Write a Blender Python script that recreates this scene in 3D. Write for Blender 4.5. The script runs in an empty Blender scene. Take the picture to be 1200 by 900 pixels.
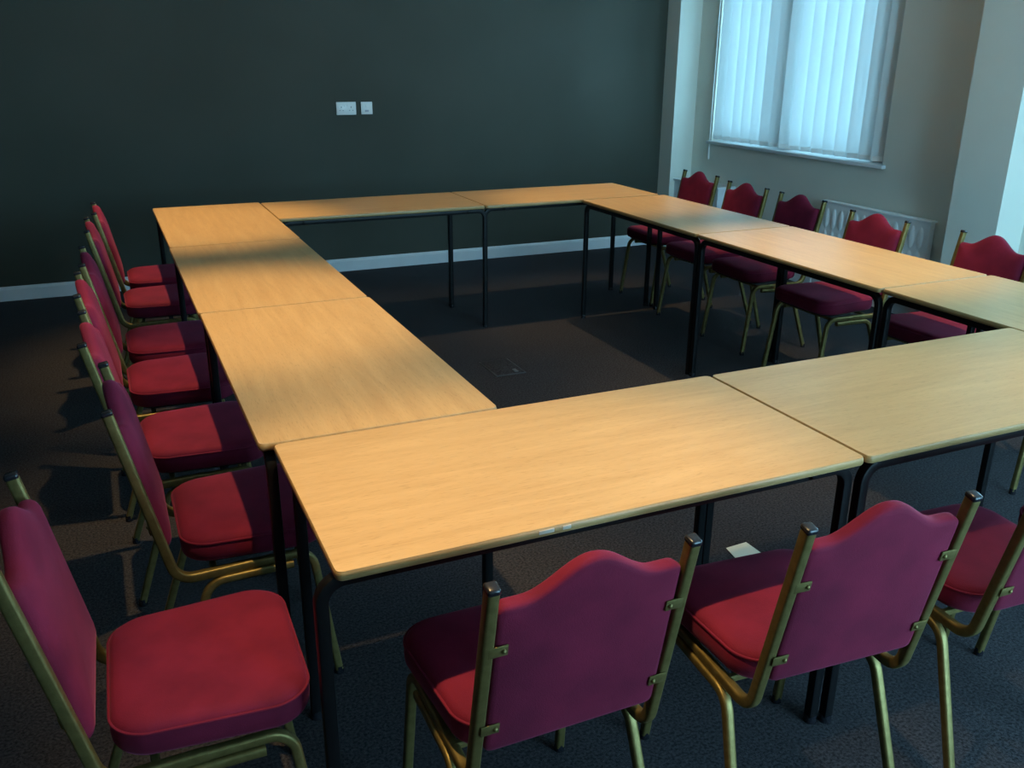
import bpy, bmesh, math, random
from mathutils import Vector, Matrix
random.seed(4)
C = bpy.context.scene.collection
PI = math.pi

# ------------------------------------------------------------------ helpers
def link(name, me, m=None, parent=None):
    o = bpy.data.objects.new(name, me); C.objects.link(o)
    if m: me.materials.append(m)
    if parent: o.parent = parent
    return o
def obj(name, bm, m, parent=None, smooth=True, angle=40):
    bmesh.ops.recalc_face_normals(bm, faces=bm.faces[:])
    me = bpy.data.meshes.new(name); bm.to_mesh(me); bm.free()
    if smooth:
        for p in me.polygons: p.use_smooth = True
        me.set_sharp_from_angle(angle=math.radians(angle))
    return link(name, me, m, parent)
def tag(o, label=None, cat=None, group=None, kind=None):
    if label: o['label'] = label
    if cat: o['category'] = cat
    if group: o['group'] = group
    if kind: o['kind'] = kind
    return o
def empty(name, loc, rz=0):
    o = bpy.data.objects.new(name, None); C.objects.link(o)
    o.location = loc; o.rotation_euler = (0, 0, rz); o.empty_display_size = .1
    return o
def copy_tree(o, parent=None):
    c = o.copy(); C.objects.link(c)
    if parent: c.parent = parent
    for ch in o.children: copy_tree(ch, c)
    return c
def add_box(bm, x0, x1, y0, y1, z0, z1, bev=0, seg=2):
    r = bmesh.ops.create_cube(bm, size=1)
    M = Matrix.Translation(((x0+x1)/2, (y0+y1)/2, (z0+z1)/2)) @ Matrix.Diagonal((x1-x0, y1-y0, z1-z0, 1))
    bmesh.ops.transform(bm, matrix=M, verts=r['verts'])
    if bev:
        es = list({e for v in r['verts'] for e in v.link_edges})
        bmesh.ops.bevel(bm, geom=es, offset=bev, segments=seg, affect='EDGES', profile=.5)
def box(*a, **k):
    bm = bmesh.new(); add_box(bm, *a, **k); return bm
def fillet(pts, rads, seg=7):
    out = [Vector(pts[0])]
    for i in range(1, len(pts)-1):
        p = Vector(pts[i]); a = (Vector(pts[i-1])-p); b = (Vector(pts[i+1])-p)
        r = rads[i-1] if isinstance(rads, (list, tuple)) else rads
        an = a.normalized().angle(b.normalized())
        d = min(r/math.tan(an/2), a.length*.95, b.length*.95); r = d*math.tan(an/2)
        bis = (a.normalized()+b.normalized()).normalized()
        cc = p + bis*(r/math.sin(an/2))
        s = p+a.normalized()*d - cc; e = p+b.normalized()*d - cc
        for k in range(seg+1):
            out.append(cc + s.normalized().slerp(e.normalized(), k/seg)*r)
    out.append(Vector(pts[-1])); return out
def rsq(w, h, r, seg=3):
    pr = []
    for cx, cy, a0 in ((w/2-r, h/2-r, 0), (-w/2+r, h/2-r, 90), (-w/2+r, -h/2+r, 180), (w/2-r, -h/2+r, 270)):
        for k in range(seg+1):
            a = math.radians(a0+90*k/seg); pr.append((cx+r*math.cos(a), cy+r*math.sin(a)))
    return pr
def add_sweep(bm, path, prof, side=Vector((1, 0, 0)), closed=False):
    """sweep the profile along path; `side` is the fixed direction of the profile's first axis"""
    n = len(path); rings = []
    for i in range(n):
        if closed: t = path[(i+1) % n]-path[i-1]
        else: t = path[min(i+1, n-1)]-path[max(i-1, 0)]
        t.normalize()
        s = side if isinstance(side, Vector) else side(i)
        s = (s - t*s.dot(t)).normalized(); u = t.cross(s)
        rings.append([bm.verts.new(path[i]+s*a+u*b) for a, b in prof])
    m = len(prof)
    for i in range(n if closed else n-1):
        A, B = rings[i], rings[(i+1) % n]
        for j in range(m): bm.faces.new((A[j], A[(j+1) % m], B[(j+1) % m], B[j]))
    if not closed:
        bm.faces.new(rings[0][::-1]); bm.faces.new(rings[-1])
def sweep(path, prof, side=Vector((1, 0, 0)), closed=False):
    bm = bmesh.new(); add_sweep(bm, path, prof, side, closed); return bm
def add_cyl(bm, c, r, h, axis='Z', seg=20, r2=None):
    ro = {'Z': Matrix(), 'X': Matrix.Rotation(PI/2, 4, 'Y'), 'Y': Matrix.Rotation(PI/2, 4, 'X')}[axis]
    bmesh.ops.create_cone(bm, cap_ends=True, segments=seg, radius1=r, radius2=r if r2 is None else r2, depth=h,
                          matrix=Matrix.Translation(c) @ ro)
def loft(rings, cap0=True, cap1=True):
    bm = bmesh.new(); R = [[bm.verts.new(p) for p in r] for r in rings]; m = len(R[0])
    for A, B in zip(R, R[1:]):
        for j in range(m): bm.faces.new((A[j], A[(j+1) % m], B[(j+1) % m], B[j]))
    if cap0: bm.faces.new(R[0][::-1])
    if cap1: bm.faces.new(R[-1])
    return bm

# ------------------------------------------------------------------ materials
def mat(name, col, rough=.5, metal=0, **kw):
    m = bpy.data.materials.new(name); m.use_nodes = True
    b = m.node_tree.nodes['Principled BSDF']
    b.inputs['Base Color'].default_value = (*col, 1)
    b.inputs['Roughness'].default_value = rough; b.inputs['Metallic'].default_value = metal
    for k, v in kw.items(): b.inputs[k.replace('_', ' ')].default_value = v
    return m
def nodes(m):
    nt = m.node_tree; return nt, nt.nodes['Principled BSDF'], nt.nodes.new, nt.links.new
def vary(m, c1, c2, scale, detail=4, stretch=None, bump=0, bscale=None, coord='Object', rlo=None, rhi=None, dist=.002):
    nt, b, N, K = nodes(m)
    tc = N('ShaderNodeTexCoord'); mp = N('ShaderNodeMapping'); K(tc.outputs[coord], mp.inputs[0])
    if stretch: mp.inputs['Scale'].default_value = stretch
    n = N('ShaderNodeTexNoise'); n.inputs['Scale'].default_value = scale; n.inputs['Detail'].default_value = detail
    K(mp.outputs[0], n.inputs['Vector'])
    r = N('ShaderNodeValToRGB'); r.color_ramp.elements[0].position = .35; r.color_ramp.elements[1].position = .65
    r.color_ramp.elements[0].color = (*c1, 1); r.color_ramp.elements[1].color = (*c2, 1)
    K(n.outputs[0], r.inputs[0]); K(r.outputs[0], b.inputs['Base Color'])
    if bump:
        n2 = N('ShaderNodeTexNoise'); n2.inputs['Scale'].default_value = bscale or scale; n2.inputs['Detail'].default_value = 3
        K(mp.outputs[0], n2.inputs['Vector'])
        bp = N('ShaderNodeBump'); bp.inputs['Strength'].default_value = bump; bp.inputs['Distance'].default_value = dist
        K(n2.outputs[0], bp.inputs['Height']); K(bp.outputs[0], b.inputs['Normal'])
    return m

M = {}
M['wall_dark'] = vary(mat('dark_green_grey_paint', (.058, .061, .048), .62), (.054, .057, .044), (.063, .066, .052), 1.3, bump=.25, bscale=180)
M['wall_dark'].node_tree.nodes['Principled BSDF'].inputs['Specular IOR Level'].default_value = .2
M['wall_cream'] = vary(mat('cream_paint', (.75, .755, .67), .7), (.73, .735, .65), (.77, .775, .69), 1.7, bump=.25, bscale=160)
M['ceiling'] = mat('white_ceiling_paint', (.82, .82, .8), .8)
M['white_gloss'] = vary(mat('white_gloss_paint', (.72, .74, .76), .3), (.68, .7, .72), (.76, .78, .8), 3)
M['radiator'] = mat('radiator_enamel', (.88, .9, .9), .28)
M['upvc'] = mat('window_frame_plastic', (.75, .77, .78), .3)
M['white_plastic'] = mat('switch_plastic', (.78, .78, .76), .3)
M['grey_plastic'] = mat('socket_grey_detail', (.12, .13, .15), .4)
M['black_metal'] = mat('black_powder_coat', (.004, .004, .005), .45, Specular_IOR_Level=.22)
M['black_plastic'] = mat('black_plastic', (.012, .012, .016), .25)
M['brass'] = vary(mat('gold_painted_steel', (.2, .155, .055), .45, .7), (.18, .14, .048), (.23, .18, .065), 60, bump=.25, bscale=240, dist=.001)
M['paper'] = mat('card_paper', (.62, .66, .58), .8)
M['chip'] = mat('bare_chipboard', (.5, .44, .36), .8)

def velvet():
    m = mat('crimson_velvet', (.15, .010, .035), .8)
    vary(m, (.105, .007, .025), (.175, .012, .038), 7, detail=7, bump=.35, bscale=420, dist=.0015)
    b = m.node_tree.nodes['Principled BSDF']
    b.inputs['Sheen Weight'].default_value = .2; b.inputs['Sheen Roughness'].default_value = .35
    b.inputs['Sheen Tint'].default_value = (1, .3, .55, 1)
    b.inputs['Specular IOR Level'].default_value = .15
    return m
M['velvet'] = velvet()

def carpet():
    m = mat('charcoal_carpet', (.03, .03, .034), .95)
    vary(m, (.012, .012, .016), (.054, .053, .061), 130, detail=4, bump=.9, bscale=420, dist=.004)
    nt, b, N, K = nodes(m)
    b.inputs['Specular IOR Level'].default_value = .1; b.inputs['Sheen Weight'].default_value = .05; b.inputs['Sheen Roughness'].default_value = .4
    # broad wear patches over the fine loop pattern
    src = b.inputs['Base Color'].links[0].from_socket
    tc = N('ShaderNodeTexCoord'); n = N('ShaderNodeTexNoise'); n.inputs['Scale'].default_value = 2.1; n.inputs['Detail'].default_value = 6
    K(tc.outputs['Object'], n.inputs['Vector'])
    r = N('ShaderNodeValToRGB'); r.color_ramp.elements[0].color = (.8, .8, .82, 1); r.color_ramp.elements[1].color = (1.25, 1.22, 1.2, 1)
    K(n.outputs[0], r.inputs[0])
    mx = N('ShaderNodeMix'); mx.data_type = 'RGBA'; mx.blend_type = 'MULTIPLY'; mx.inputs[0].default_value = 1
    K(src, mx.inputs[6]); K(r.outputs[0], mx.inputs[7]); K(mx.outputs[2], b.inputs['Base Color'])
    return m
M['carpet'] = carpet()

def beech():
    m = mat('beech_laminate', (.6, .38, .17), .31, Specular_IOR_Level=.6)
    nt, b, N, K = nodes(m)
    tc = N('ShaderNodeTexCoord'); oi = N('ShaderNodeObjectInfo')
    ad = N('ShaderNodeVectorMath'); ad.operation = 'ADD'
    sc = N('ShaderNodeVectorMath'); sc.operation = 'SCALE'; sc.inputs[0].default_value = (3.1, 7.7, 0)
    K(oi.outputs['Random'], sc.inputs['Scale']); K(tc.outputs['Object'], ad.inputs[0]); K(sc.outputs[0], ad.inputs[1])
    mp = N('ShaderNodeMapping'); mp.inputs['Scale'].default_value = (1.3, 14, 14); K(ad.outputs[0], mp.inputs[0])
    n = N('ShaderNodeTexNoise'); n.inputs['Scale'].default_value = 2.2; n.inputs['Detail'].default_value = 7; n.inputs['Roughness'].default_value = .62
    n.inputs['Distortion'].default_value = .5
    K(mp.outputs[0], n.inputs['Vector'])
    r = N('ShaderNodeValToRGB'); e = r.color_ramp.elements
    e[0].position = .3; e[0].color = (.54, .335, .15, 1); e[1].position = .7; e[1].color = (.66, .435, .205, 1)
    K(n.outputs[0], r.inputs[0])
    # short dark pores of beech
    mp2 = N('ShaderNodeMapping'); mp2.inputs['Scale'].default_value = (22, 260, 1); K(ad.outputs[0], mp2.inputs[0])
    n2 = N('ShaderNodeTexNoise'); n2.inputs['Scale'].default_value = 1.6; n2.inputs['Detail'].default_value = 2; K(mp2.outputs[0], n2.inputs['Vector'])
    r2 = N('ShaderNodeValToRGB'); r2.color_ramp.elements[0].position = .28; r2.color_ramp.elements[0].color = (.8, .76, .72, 1)
    r2.color_ramp.elements[1].position = .42; r2.color_ramp.elements[1].color = (1, 1, 1, 1); K(n2.outputs[0], r2.inputs[0])
    mx = N('ShaderNodeMix'); mx.data_type = 'RGBA'; mx.blend_type = 'MULTIPLY'; mx.inputs[0].default_value = 1
    K(r.outputs[0], mx.inputs[6]); K(r2.outputs[0], mx.inputs[7]); K(mx.outputs[2], b.inputs['Base Color'])
    return m
M['beech'] = beech()
M['lipping'] = vary(mat('edge_lipping', (.36, .23, .09), .42), (.32, .20, .075), (.40, .26, .11), 5, stretch=(1, 12, 12))

def blind_fabric():
    m = bpy.data.materials.new('blind_fabric'); m.use_nodes = True
    nt = m.node_tree; nt.nodes.clear(); N = nt.nodes.new; K = nt.links.new
    o = N('ShaderNodeOutputMaterial'); d = N('ShaderNodeBsdfDiffuse'); t = N('ShaderNodeBsdfTranslucent'); x = N('ShaderNodeMixShader')
    d.inputs[0].default_value = (.72, .76, .76, 1); t.inputs[0].default_value = (.78, .84, .84, 1); x.inputs[0].default_value = BLT
    K(d.outputs[0], x.inputs[1]); K(t.outputs[0], x.inputs[2]); K(x.outputs[0], o.inputs[0]); return m
BLT = .09
M['blind'] = blind_fabric()
def glass():
    m = bpy.data.materials.new('window_glass'); m.use_nodes = True
    nt = m.node_tree; nt.nodes.clear(); N = nt.nodes.new; K = nt.links.new
    o = N('ShaderNodeOutputMaterial'); t = N('ShaderNodeBsdfTransparent'); g = N('ShaderNodeBsdfGlossy'); x = N('ShaderNodeMixShader')
    f = N('ShaderNodeFresnel'); f.inputs[0].default_value = 1.35
    g.inputs['Roughness'].default_value = .02; t.inputs[0].default_value = (.93, .97, .96, 1)
    K(f.outputs[0], x.inputs[0]); K(t.outputs[0], x.inputs[1]); K(g.outputs[0], x.inputs[2]); K(x.outputs[0], o.inputs[0]); return m
M['glass'] = glass()

# ------------------------------------------------------------------ room
YF, XW, XL, YB, ZC = 5.42, 4.36, -2.7, -2.7, 2.62
def struct(name, bm, m, smooth=False, parent=None):
    o = obj(name, bm, m, parent, smooth)
    if not parent: o['kind'] = 'structure'
    return o
struct('floor', box(XL-.2, XW+.3, YB-.2, YF+.2, -.1, 0), M['carpet'])
struct('ceiling', box(XL-.2, XW+.3, YB-.2, YF+.2, ZC, ZC+.1), M['ceiling'])
struct('wall_far', box(XL-.2, XW+.3, YF, YF+.15, 0, ZC), M['wall_dark'])
struct('wall_left', box(XL-.15, XL, YB, YF, 0, ZC), M['wall_dark'])
WIN = [(3.13, 4.98), (-.25, 1.3), (-2.4, -1.0)]
Z0, Z1 = .90, 2.25
bm = bmesh.new(); ys = [YF]
for a, b in WIN: ys += [b, a]
ys.append(YB)
for i in range(0, len(ys), 2): add_box(bm, XW, XW+.25, ys[i+1], ys[i], 0, ZC)
for a, b in WIN:
    add_box(bm, XW, XW+.25, a, b, 0, Z0); add_box(bm, XW, XW+.25, a, b, Z1, ZC)
struct('wall_right', bm, M['wall_cream'])
bm = bmesh.new(); BW = (1.35, 4.1); BZ = (.1, 2.5)
add_box(bm, XL-.2, BW[0], YB-.2, YB, 0, ZC); add_box(bm, BW[1], XW+.3, YB-.2, YB, 0, ZC)
add_box(bm, BW[0], BW[1], YB-.2, YB, 0, BZ[0]); add_box(bm, BW[0], BW[1], YB-.2, YB, BZ[1], ZC)
struct('wall_back', bm, M['wall_cream'])
struct('trim_1', box(4.15, XW, 5.24, YF, 0, ZC), M['wall_cream'])            # boxed corner column
struct('trim_2', box(4.15, XW, 2.06, 2.385, 0, ZC), M['wall_cream'])         # pier beside the radiator
bm = box(4.2, XW, 4.625, 5.24, 0, .575); add_box(bm, 4.185, XW, 4.61, 5.24, .575, .592, bev=.003)
struct('trim_3', bm, M['white_gloss'])                                       # low pipe casing
def skirting(x0, y0, x1, y1, nx, ny):
    prof = [(0, 0), (.018, 0), (.018, .075), (.014, .085), (.006, .092), (0, .095)]
    bm = bmesh.new(); R = []
    for x, y in ((x0, y0), (x1, y1)): R.append([bm.verts.new((x+nx*a, y+ny*a, b)) for a, b in prof])
    for j in range(6): bm.faces.new((R[0][j], R[0][(j+1) % 6], R[1][(j+1) % 6], R[1][j]))
    bm.faces.new(R[0]); bm.faces.new(R[1][::-1]); return bm
struct('baseboard_far', skirting(XL, YF, 4.15, YF, 0, -1), M['white_gloss'])
struct('baseboard_right', skirting(XW, 2.385, XW, 4.61, -1, 0), M['white_gloss'])
struct('baseboard_pier', skirting(4.15, 2.06, 4.15, 2.385, -1, 0), M['white_gloss'])
struct('baseboard_near_right', skirting(XW, YB, XW, 2.06, -1, 0), M['white_gloss'])
struct('baseboard_left', skirting(XL, YB, XL, YF, 1, 0), M['white_gloss'])

for k, (a, b) in enumerate(WIN):
    w = empty('window_%d' % (k+1), (XW+.113, (a+b)/2, Z0)); w['kind'] = 'structure'
    h = (b-a)/2; zt = Z1-Z0
    bm = bmesh.new()
    rs = .21 if k == 0 else .07                       # the stile next to the pier is wide
    add_box(bm, 0, .07, -h, -h+rs, 0, zt, bev=.006); add_box(bm, 0, .07, h-.06, h, 0, zt, bev=.006)
    add_box(bm, 0, .07, -h, h, 0, .07, bev=.006); add_box(bm, 0, .07, -h, h, zt-.07, zt, bev=.006)
    mc = .135 if k == 0 else 0
    add_box(bm, -.02, .07, mc-.09, mc+.09, 0, zt, bev=.006)
    obj('window_frame', bm, M['upvc'], w)
    obj('pane', box(.03, .036, -h+rs, mc-.07, .06, zt-.06), M['glass'], w, False)
    obj('pane', box(.03, .036, mc+.07, h-.05, .06, zt-.06), M['glass'], w, False)
    obj('window_sill', box(-.113-.035, .0, -h-.03, h+.03, -.005, .02, bev=.006), M['white_gloss'], w)

w = empty('window_4', ((BW[0]+BW[1])/2, YB-.1, BZ[0])); w['kind'] = 'structure'
h = (BW[1]-BW[0])/2; bm = bmesh.new(); zt = BZ[1]-BZ[0]
for a in (-h, -.035, h-.07): add_box(bm, a, a+.07, -.035, .035, 0, zt, bev=.006)
add_box(bm, -h, h, -.035, .035, 0, .07, bev=.006); add_box(bm, -h, h, -.035, .035, zt-.07, zt, bev=.006)
obj('window_frame', bm, M['upvc'], w)
for a in (-h+.06, .03): obj('pane', box(a, a+h-.09, -.003, .003, .06, zt-.06), M['glass'], w, False)

# vertical blind in the far window: sixteen translucent slats on a head rail
blind = tag(empty('vertical_blind', (XW+.043, (WIN[0][0]+WIN[0][1])/2, Z1)), 'white vertical blind of pale blue-lit fabric slats hanging in the window', 'blind')
hb = (WIN[0][1]-WIN[0][0])/2
obj('head_rail', box(-.02, .02, -hb+.01, hb-.01, -.05, -.01, bev=.004), M['white_plastic'], blind)
NS = 16; pitch = (2*hb-.01)/NS
z_lo = -(Z1-Z0)+.035
for i in range(NS):
    yc = hb-.005-pitch*(i+.5)
    ang = math.radians(-38)
    w = .127/2; bm = bmesh.new(); rows = []
    for zz in (-.05, z_lo):
        row = []
        for k in range(9):
            t = -1+2*k/8; bow = .006*(1-t*t)
            row.append((bow*math.cos(ang)+w*t*math.sin(ang), yc+w*t*math.cos(ang)-bow*math.sin(ang), zz))
        rows.append(row)
    A = [bm.verts.new(p) for p in rows[0]]; B = [bm.verts.new(p) for p in rows[1]]
    for k in range(8): bm.faces.new((A[k], A[k+1], B[k+1], B[k]))
    s = obj('slat', bm, M['blind'], blind)
    bm = bmesh.new(); ctr = Vector((0, yc, z_lo+.012))
    add_box(bm, -.004, .004, -w*.85, w*.85, -.016, .016, bev=.002)
    bmesh.ops.transform(bm, matrix=Matrix.Translation(ctr) @ Matrix.Rotation(-ang, 4, 'Z'), verts=bm.verts)
    obj('slat_weight', bm, M['white_plastic'], s)
path = [Vector((-.02, hb-.03-k*(2*hb-.06)/40, z_lo+.004-.006*math.sin(PI*((k*16/40) % 1)))) for k in range(41)]
obj('linking_chain', sweep(path, rsq(.003, .003, .001, 1)), M['white_plastic'], blind)
bm = bmesh.new(); add_cyl(bm, (-.055, hb+.012, -.78), .0035, 1.36, seg=8)
add_cyl(bm, (-.055, hb+.012, -1.43), .008, .10, seg=12); add_box(bm, -.06, -.0, hb-.02, hb+.02, -.12, -.10)
obj('control_wand', bm, M['white_plastic'], blind)

# ------------------------------------------------------------------ radiator
rad = tag(empty('radiator', (XW-.003, 3.07, 0)), 'white embossed panel radiator on the cream wall under the window', 'radiator')
RY, RZ0, RZ1 = .47, .12, .635
def rad_panel():
    bm = bmesh.new(); ny, nz = 240, 130; V = []
    for i in range(ny+1):
        col = []
        for j in range(nz+1):
            y = -RY+2*RY*i/ny; z = RZ0+(RZ1-RZ0)*j/nz; d = 0
            if abs(y) < RY-.03 and .03 < z-RZ0 < RZ1-RZ0-.03:
                cw = (2*RY-.06)/13; u = ((y+RY-.03)/cw) % 1-.5
                rh = (RZ1-RZ0-.06)/3; v = ((z-RZ0-.03)/rh) % 1-.5
                q = (u/.36)**2+(v/.44)**2
                if q < 1: d = .009*(1-q)**.6
            col.append(bm.verts.new((-.085-d, y, z)))
        V.append(col)
    for i in range(ny):
        for j in range(nz): bm.faces.new((V[i][j], V[i+1][j], V[i+1][j+1], V[i][j+1]))
    return bm
obj('front_panel', rad_panel(), M['radiator'], rad)
bm = box(-.083, -.045, -RY, RY, RZ0, RZ1, bev=.004)
obj('panel_body', bm, M['radiator'], rad)
bm = box(-.09, -.03, -RY-.003, RY+.003, RZ1-.004, RZ1+.008, bev=.002)
for k in range(40):
    y = -RY+.03+k*(2*RY-.06)/39
    add_box(bm, -.08, -.038, y-.004, y+.004, RZ1+.006, RZ1+.0095)
obj('top_grille', bm, M['radiator'], rad)
for s in (-1, 1):
    bm = bmesh.new(); add_cyl(bm, (-.06, s*(RY+.025), .15), .009, .05, 'Y'); add_cyl(bm, (-.06, s*(RY+.045), .08), .0075, .16, seg=12)
    add_cyl(bm, (-.06, s*(RY+.045), .155), .016, .05, seg=14)
    obj('valve', bm, M['white_plastic'], rad)
    obj('wall_bracket', box(-.05, 0, s*.3-.015, s*.3+.015, .2, .58), M['radiator'], rad)

# ------------------------------------------------------------------ sockets on the far wall
def plate(name, label, cat, xc, zc, w, h):
    t = tag(empty(name, (xc, YF, zc)), label, cat)
    obj('face_plate', box(-w/2, w/2, -.009, 0, -h/2, h/2, bev=.003), M['white_plastic'], t)
    return t
t = plate('double_socket', 'wide white double socket plate on the dark wall, left of the square plate', 'socket', 1.427, 1.199, .146, .09)
for s in (-1, 1):
    bm = bmesh.new()
    add_box(bm, s*.036-.003, s*.036+.003, -.0105, -.008, .004, .014)
    add_box(bm, s*.036-.015, s*.036-.009, -.0105, -.008, -.016, -.011); add_box(bm, s*.036+.009, s*.036+.015, -.0105, -.008, -.016, -.011)
    obj('socket_hole', bm, M['grey_plastic'], t, False)
    obj('rocker_switch', box(s*.012-.005, s*.012+.005, -.013, -.008, .012, .028, bev=.0015), M['white_plastic'], t)
t = plate('fused_switch', 'small square white switch plate on the dark wall beside the double socket', 'switch', 1.580, 1.199, .086, .088)
obj('rocker_switch', box(-.008, .008, -.0135, -.008, .002, .026, bev=.0015), M['white_plastic'], t)
obj('fuse_holder', box(-.014, .014, -.011, -.008, -.026, -.012, bev=.001), mat('fuse_holder_grey', (.4, .4, .45), .4), t)

# ------------------------------------------------------------------ floor bits
bm = bmesh.new()
vs = [bm.verts.new(p) for p in ((-.052, -.038, .0015), (.05, -.04, .0015), (.046, .04, .003), (-.04, .038, .0015),
                                (-.052, -.038, .0025), (.05, -.04, .0025), (.046, .04, .0045), (-.04, .038, .0025))]
for f in ((0, 1, 2, 3), (4, 5, 6, 7), (0, 1, 5, 4), (1, 2, 6, 5), (2, 3, 7, 6), (3, 0, 4, 7)): bm.faces.new([vs[i] for i in f])
o = obj('paper_card', bm, M['paper'], None, False); o.location = (1.541, .782, 0)
tag(o, 'small pale square card lying on the carpet under the front tables', 'card')
fb = tag(empty('floor_box', (1.553, 2.85, 0)), 'low dark floor socket box lid set in the carpet inside the table square', 'floor box')
obj('frame', box(-.085, .085, -.125, .125, 0, .003, bev=.001), mat('floor_box_frame', (.035, .045, .055), .5), fb)
obj('lid', box(-.077, .077, -.117, .117, .003, .005, bev=.001), M['carpet'], fb)
obj('lid_catch', box(.03, .05, -.105, -.06, .005, .008, bev=.001), mat('dull_steel', (.12, .14, .16), .5, .4), fb)

# ------------------------------------------------------------------ tables
TZ, TH, TUBE = .745, .019, .025
def make_table(L=1.195, W=.594, front_shift=(0, 0), rear_shift=(0, 0), inset=.003, tube_in=.014):
    """long side along x, origin on the floor under the centre"""
    root = empty('folding_table', (0, 0, 0)); root.name = 'meeting_table'
    hx, hy = L/2, W/2
    def outline(e, z, r=.016):
        pts = []
        for cx, cy, a0 in ((hx-r, hy-r, 0), (-hx+r, hy-r, 90), (-hx+r, -hy+r, 180), (hx-r, -hy+r, 270)):
            for k in range(6):
                a = math.radians(a0+18*k); pts.append((cx+(r-e)*math.cos(a), cy+(r-e)*math.sin(a), z))
        return pts
    obj('tabletop', loft([outline(.0025, TZ-TH+.001), outline(.0025, TZ)]), M['beech'], root, True, 30)
    rings = []
    for k in range(9):
        a = -PI/2+PI*k/8
        rings.append(outline(.0045-.0045*math.cos(a), TZ-TH/2+(TH/2-.0002)*math.sin(a)))
    obj('edge_lipping', loft(rings, False, False), M['lipping'], root, True, 50)
    zr = TZ-TH-TUBE/2-.001; pr = rsq(TUBE, TUBE, .004, 2)
    for sy, sh in ((-1, front_shift), (1, rear_shift)):
        y = sy*(hy-TUBE/2-tube_in)
        xa, xb = -(hx-TUBE/2-inset)+sh[0], (hx-TUBE/2-inset)+sh[1]
        for x, d in ((xa, 1), (xb, -1)):
            path = fillet([(x, y, .018), (x, y, zr), (x+d*.12, y, zr)], .045)
            lg = obj('leg', sweep(path, pr, Vector((0, 1, 0))), M['black_metal'], root)
            fc = bmesh.new(); add_cyl(fc, (x, y, .011), .0165, .022, r2=.0145, seg=20)
            obj('foot_cap', fc, M['black_plastic'], lg)
        obj('side_rail', sweep([Vector((xa+.11, y, zr)), Vector((xb-.11, y, zr))], pr, Vector((0, 1, 0))), M['black_metal'], root)
    for s in (-1, 1):
        x = s*(hx-.16)
        obj('cross_rail', sweep([Vector((x, -hy+.05, zr)), Vector((x, hy-.05, zr))], pr, Vector((1, 0, 0))), M['black_metal'], root)
    return root
tb = make_table()
tf = make_table(front_shift=(-.037, 0), rear_shift=(.026, 0), tube_in=.027)
bm = bmesh.new()
for xx, ww in ((.402-.5975, .016), (.445-.5975, .009)):
    add_box(bm, xx-ww, xx+ww, -.2978, -.2955, TZ-.012, TZ-.0035, bev=.001)
obj('edge_chip', bm, M['chip'], tf)
tf.location = (.5965, .298, 0)
TG = 'beech tables pushed together into a square'
tag(tf, 'nearest beech-topped table, warmly lit, chipped front edge, at the near left corner', 'table', TG)
TL = [((1.7965, .297, 0), 0, 'front beech table beside the pier, running off the right of the photo', 1),
      ((.2655, 1.200, 0), PI/2, 'lengthwise beech table directly behind the nearest left corner table', 2),
      ((.2615, 2.398, 0), PI/2, 'middle beech table of the left arm, with a dark band across its far end', 3),
      ((.2645, 3.595, 0), PI/2, 'beech table at the far left corner of the square', 4),
      ((1.163, 3.870, 0), 0, 'far row beech table on the left, parallel to the dark wall', 5),
      ((2.362, 3.872, 0), 0, 'far right corner beech table in front of the dark wall', 6),
      ((2.687, 2.956, 0), -PI/2, 'right arm beech table nearest the dark wall, in front of two chairs', 7),
      ((2.687, 1.756, 0), -PI/2, 'right arm beech table in front of the radiator', 8),
      ((2.696, .556, 0), -PI/2, 'right arm beech table beside the end of the front row, cut by the photo edge', 9)]
for loc, rz, lab, i in TL:
    if i == 5: o = make_table(front_shift=(0, .022))            # frames of the far pair sit slightly askew under their tops
    elif i == 6: o = make_table(front_shift=(.002, 0), rear_shift=(-.044, 0), tube_in=.051)
    else: o = tb if i == 1 else copy_tree(tb)
    o.location = loc; o.rotation_euler.z = rz
    tag(o, lab, 'table', TG)

# ------------------------------------------------------------------ chairs
PY0, PZ0, PY1, PZ1 = -.19, .386, -.274, .825     # back post: bend and top, local y and z (front = +y)
PX = .181
lean = Vector((0, PY1-PY0, PZ1-PZ0)).normalized(); nrm = Vector((0, lean.z, -lean.y))
def seat_outline(s, z, n=14):
    """rounded trapezoid, wider at the front"""
    yr, yf, wr, wf, r = -.158, .197, .188, .203, .075
    cor = [(wf, yf), (-wf, yf), (-wr, yr), (wr, yr)]; pts = []
    cs = [(wf-r, yf-r, 0), (-wf+r, yf-r, 90), (-wr+r, yr+r, 180), (wr-r, yr+r, 270)]
    for cx, cy, a0 in cs:
        for k in range(n):
            a = math.radians(a0+90*k/(n-1)); pts.append((cx+r*math.cos(a), cy+r*math.sin(a)))
    c = (0, .02)
    return [(c[0]+(x-c[0])*s, c[1]+(y-c[1])*s, z) for x, y in pts]
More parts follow.
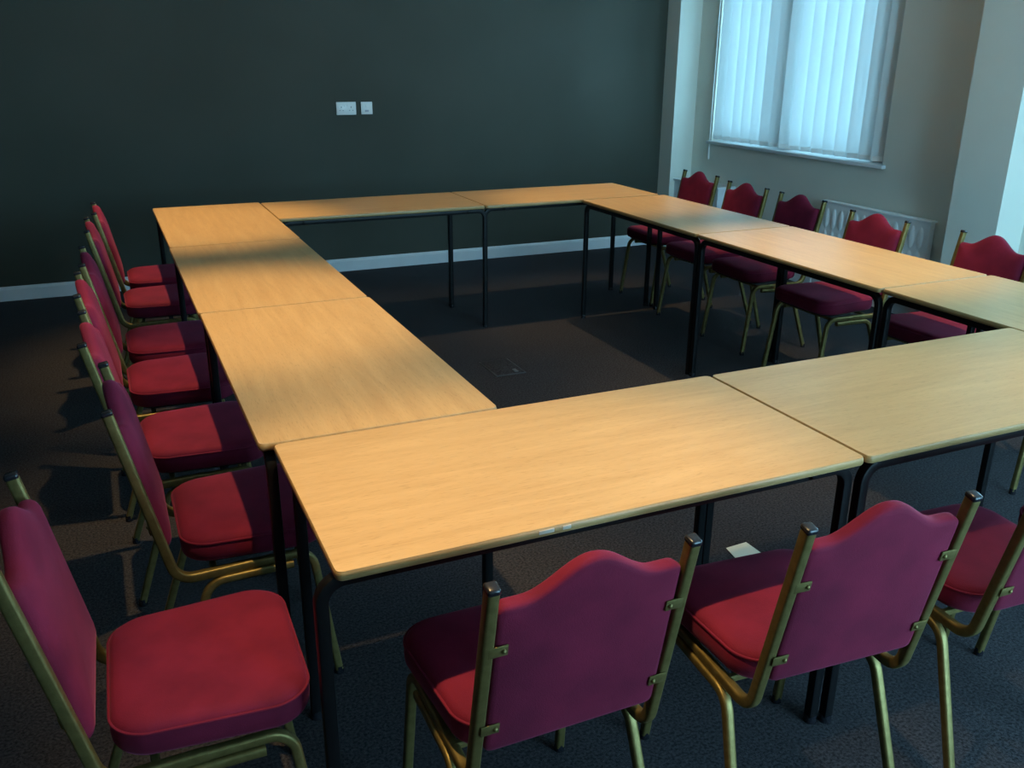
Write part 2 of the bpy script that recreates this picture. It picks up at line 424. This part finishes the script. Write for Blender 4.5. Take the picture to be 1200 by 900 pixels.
def make_chair():
    root = empty('banquet_chair', (0, 0, 0))
    # seat
    rg = [seat_outline(s, z) for s, z in ((.93, .408), (.975, .411), (.995, .420), (1.0, .436), (.998, .450), (.985, .461), (.96, .468),
                                          (.92, .4725), (.84, .4755), (.7, .4775), (.45, .479), (.2, .4795))]
    seat = obj('seat', loft(rg), M['velvet'], root, True, 70)
    ring = [Vector(p) for p in seat_outline(.992, .4585)]
    obj('piping', sweep(ring, rsq(.0065, .0065, .0028, 2), Vector((0, 0, 1)), True), M['velvet'], seat)
    obj('seat_board', loft([seat_outline(.90, .401), seat_outline(.91, .4075)]), M['black_plastic'], root)
    # back pad
    hw = PX-.0125
    zb = .455; zs = .783
    out = []
    def topz(u): return zs+.057*(.5+.5*math.cos(PI*min(abs(u)/.125, 1)))
    r = .014
    for k in range(7):
        a = math.radians(180+90*k/6); out.append((-hw+r+r*math.cos(a), zb+r+r*math.sin(a)))
    for k in range(1, 10): out.append((-hw+r+(2*hw-2*r)*k/10, zb))
    for k in range(7):
        a = math.radians(270+90*k/6); out.append((hw-r+r*math.cos(a), zb+r+r*math.sin(a)))
    for k in range(1, 12): out.append((hw, zb+r+(zs-.012-zb-r)*k/12))
    for k in range(33):
        u = hw-2*hw*k/32; rr = .008
        e = max(0, abs(u)-(hw-rr))
        out.append((u, topz(u)-(rr-math.sqrt(max(0, rr*rr-e*e)))))
    for k in range(1, 12): out.append((-hw, zs-.012-(zs-.012-zb-r)*k/12))
    cu, cv = 0, .625
    def ringp(s, d, dz=0):
        pts = []
        for u, v in out:
            uu = cu+(u-cu)*s; vv = cv+(v-cv)*s+dz
            t = (vv-PZ0)/lean.z
            p = Vector((uu, PY0, PZ0))+lean*t+nrm*d
            pts.append(p)
        return pts
    rings = [ringp(.3, -.006), ringp(.7, -.0065), ringp(.93, -.006), ringp(.975, -.004), ringp(.995, .0), ringp(1, .005), ringp(1, .012),
             ringp(.990, .019), ringp(.965, .025), ringp(.92, .030), ringp(.8, .035), ringp(.6, .038), ringp(.3, .0395)]
    back = obj('backrest', loft(rings), M['velvet'], root, True, 60)
    # posts, legs
    pr = rsq(.021, .024, .0055, 3); pl = rsq(.021, .021, .006, 3)
    for s in (-1, 1):
        x = s*PX
        path = fillet([(x, PY1, PZ1), (x, PY0+.012, PZ0-.012), (x, .0, PZ0-.006)], .05)
        post = obj('back_post', sweep(path, pr), M['brass'], root)
        bm = bmesh.new(); add_box(bm, -.0115, .0115, -.013, .013, -.004, .009, bev=.005, seg=3)
        ang = math.atan2(-(PY1-PY0), PZ1-PZ0)
        bmesh.ops.transform(bm, matrix=Matrix.Translation((x, PY1, PZ1)) @ Matrix.Rotation(ang, 4, 'X'), verts=bm.verts)
        obj('end_cap', bm, M['black_plastic'], post)
        # front leg with its end of the seat rail
        path = fillet([(x, .0, PZ0-.006), (x, .150, PZ0-.003), (x+s*.012, .196, .012)], .05)
        lg = obj('leg', sweep(path, pl), M['brass'], root)
        bm = bmesh.new(); add_cyl(bm, (x+s*.012, .196, .011), .0125, .022, r2=.0115, seg=16)
        obj('foot_cap', bm, M['black_plastic'], lg)
        # rear leg, tucked under the rail
        xr = x+s*.006
        path = fillet([(xr, .10, PZ0-.026), (xr, -.105, PZ0-.030), (xr+s*.016, -.222, .012)], .055)
        lg = obj('leg', sweep(path, pl), M['brass'], root)
        bm = bmesh.new(); add_cyl(bm, (xr+s*.016, -.222, .011), .0125, .022, r2=.0115, seg=16)
        obj('foot_cap', bm, M['black_plastic'], lg)
        for z in (.52, .70):
            t = (z-PZ0)/lean.z; p = Vector((x, PY0, PZ0))+lean*t
            bm = bmesh.new(); add_box(bm, -.034 if s > 0 else 0, 0 if s > 0 else .034, -.0015, .0015, -.011, .011, bev=.001)
            sc = bmesh.new()
            bmesh.ops.create_uvsphere(bm, u_segments=10, v_segments=6, radius=.0045, matrix=Matrix.Translation((-s*.026, -.002, 0)))
            sc.free()
            bmesh.ops.transform(bm, matrix=Matrix.Translation(p+nrm*-.0085) @ Matrix.Rotation(ang, 4, 'X'), verts=bm.verts)
            obj('bracket', bm, M['brass'], back)
    for y in (-.09, .12):
        obj('seat_support', sweep([Vector((-PX, y, PZ0-.004)), Vector((PX, y, PZ0-.004))], rsq(.016, .014, .003, 1), Vector((0, 1, 0))), M['brass'], root)
    return root
ch = make_chair()
GL, GR, GF = 'red chairs along the left arm of the tables', 'red chairs along the window side of the tables', 'red chairs along the near side of the tables'
CH = [ # x, y, facing angle of local +y, label, group
 (-.055, 3.76, -90, 'farthest red velvet chair on the left side, next to the dark wall', GL),
 (-.090, 3.26, -90, 'red velvet banquet chair on the left side, second from the dark wall', GL),
 (-.110, 2.53, -90, 'left side red velvet chair with a shaded seat, third from the dark wall', GL),
 (-.125, 2.04, -90, 'left side red velvet chair with a brightly lit seat, fourth from the dark wall', GL),
 (-.110, 1.46, -90, 'left side red velvet chair, third of that row counted from the camera', GL),
 (-.060, .900, -90, 'red velvet banquet chair with a shaded maroon seat, just behind the nearest left chair', GL),
 (-.235, .265, -91, 'nearest left red velvet chair with its whole seat in view at the photo corner', GL),
 (3.166, 3.81, 91, 'farthest red velvet chair on the window side, by the corner column', GR),
 (3.095, 3.22, 90, 'window side red velvet chair, second from the dark wall, below the blind', GR),
 (3.075, 2.71, 89, 'window side red velvet chair, third from the dark wall, left of the radiator', GR),
 (2.985, 2.04, 90, 'red velvet banquet chair standing in front of the white radiator', GR),
 (3.035, 1.397, 90, 'red velvet chair in front of the pale pier, its back at the photo edge', GR),
 (2.965, .91, 90, 'brass-legged red chair of which only one leg shows, at the right photo edge', GR),
 (.358, .010, 0, 'near red velvet chair seen from behind, the leftmost of the front side', GF),
 (.942, -.050, -4, 'near red velvet chair seen from behind, magenta back, in the middle of the front side', GF),
 (1.533, -.055, -3, 'near red velvet chair cut by the right photo edge, with brass rear leg in view', GF),
 (1.985, -.145, -3, 'red velvet chair mostly off the right photo edge, only its dark seat corner shows', GF),
]
for i, (x, y, a, lab, g) in enumerate(CH):
    o = ch if i == 0 else copy_tree(ch)
    o.location = (x, y, 0); o.rotation_euler.z = math.radians(a)
    tag(o, lab, 'chair', g)

# ------------------------------------------------------------------ light
W = bpy.data.worlds.new('sky'); bpy.context.scene.world = W; W.use_nodes = True
bg = W.node_tree.nodes['Background']; bg.inputs[0].default_value = (.38, .73, 1.0, 1); bg.inputs[1].default_value = 15.0
for k, (a, b) in enumerate(WIN):
    l = bpy.data.lights.new('sky_portal', 'AREA'); l.shape = 'RECTANGLE'; l.size = Z1-Z0; l.size_y = b-a
    l.cycles.is_portal = True
    o = bpy.data.objects.new('sky_portal', l); C.objects.link(o)
    o.location = (XW+.235, (a+b)/2, (Z0+Z1)/2); o.rotation_euler = (0, PI/2, 0)
SPOTS = [(.13, .08, 1), (.13, 1.72, 1), (.13, 3.62, 1), (2.66, 1.72, .9), (2.66, 3.6, .65), (.13, -1.7, 1), (2.66, -.1, .3), (1.5, .08, .3), (1.5, 1.75, .4), (1.5, 3.65, .25)]
for x, y, e in SPOTS:
    if not e: continue
    l = bpy.data.lights.new('ceiling_spot', 'SPOT'); l.energy = 190*e; l.color = (1, .66, .28); l.spot_size = math.radians(56); l.spot_blend = .8
    l.shadow_soft_size = .025
    o = bpy.data.objects.new('ceiling_spot', l); C.objects.link(o); o.location = (x, y, ZC-.02)
    if (x, y) == SPOTS[0][:2]:                # this adjustable spot is turned a little towards the middle of its table
        o.rotation_euler = (Vector((.31, .13, .74))-o.location).to_track_quat('-Z', 'Y').to_euler()

l = bpy.data.lights.new('sky_portal', 'AREA'); l.shape = 'RECTANGLE'; l.size = BW[1]-BW[0]; l.size_y = BZ[1]-BZ[0]
l.cycles.is_portal = True
o = bpy.data.objects.new('sky_portal', l); C.objects.link(o)
o.location = ((BW[0]+BW[1])/2, YB-.19, (BZ[0]+BZ[1])/2); o.rotation_euler = (PI/2, 0, 0)
# ------------------------------------------------------------------ camera
cx, cy, cz, yaw, pit, rol, f = -0.2759, -1.3373, 0.8374+.745, 0.4234, 0.3515, 0.0065, 1056.1
fwd = Vector((math.sin(yaw)*math.cos(pit), math.cos(yaw)*math.cos(pit), -math.sin(pit)))
r = Vector((math.cos(yaw), -math.sin(yaw), 0)); u = r.cross(fwd)
r2 = r*math.cos(rol)+u*math.sin(rol); u2 = -r*math.sin(rol)+u*math.cos(rol)
cam = bpy.data.cameras.new('camera'); co = bpy.data.objects.new('camera', cam); C.objects.link(co)
cam.sensor_width = 36; cam.lens = f*36/1200; cam.clip_start = .02
co.matrix_world = Matrix(((r2.x, u2.x, -fwd.x, cx), (r2.y, u2.y, -fwd.y, cy), (r2.z, u2.z, -fwd.z, cz), (0, 0, 0, 1)))
S = bpy.context.scene; S.camera = co
S.view_settings.view_transform = 'Standard'; S.view_settings.look = 'None'; S.view_settings.exposure = 0; S.view_settings.gamma = 1
S.cycles.use_denoising = True
S.cycles.max_bounces = 8; S.cycles.diffuse_bounces = 5; S.cycles.transparent_max_bounces = 8
S.cycles.sample_clamp_indirect = 6
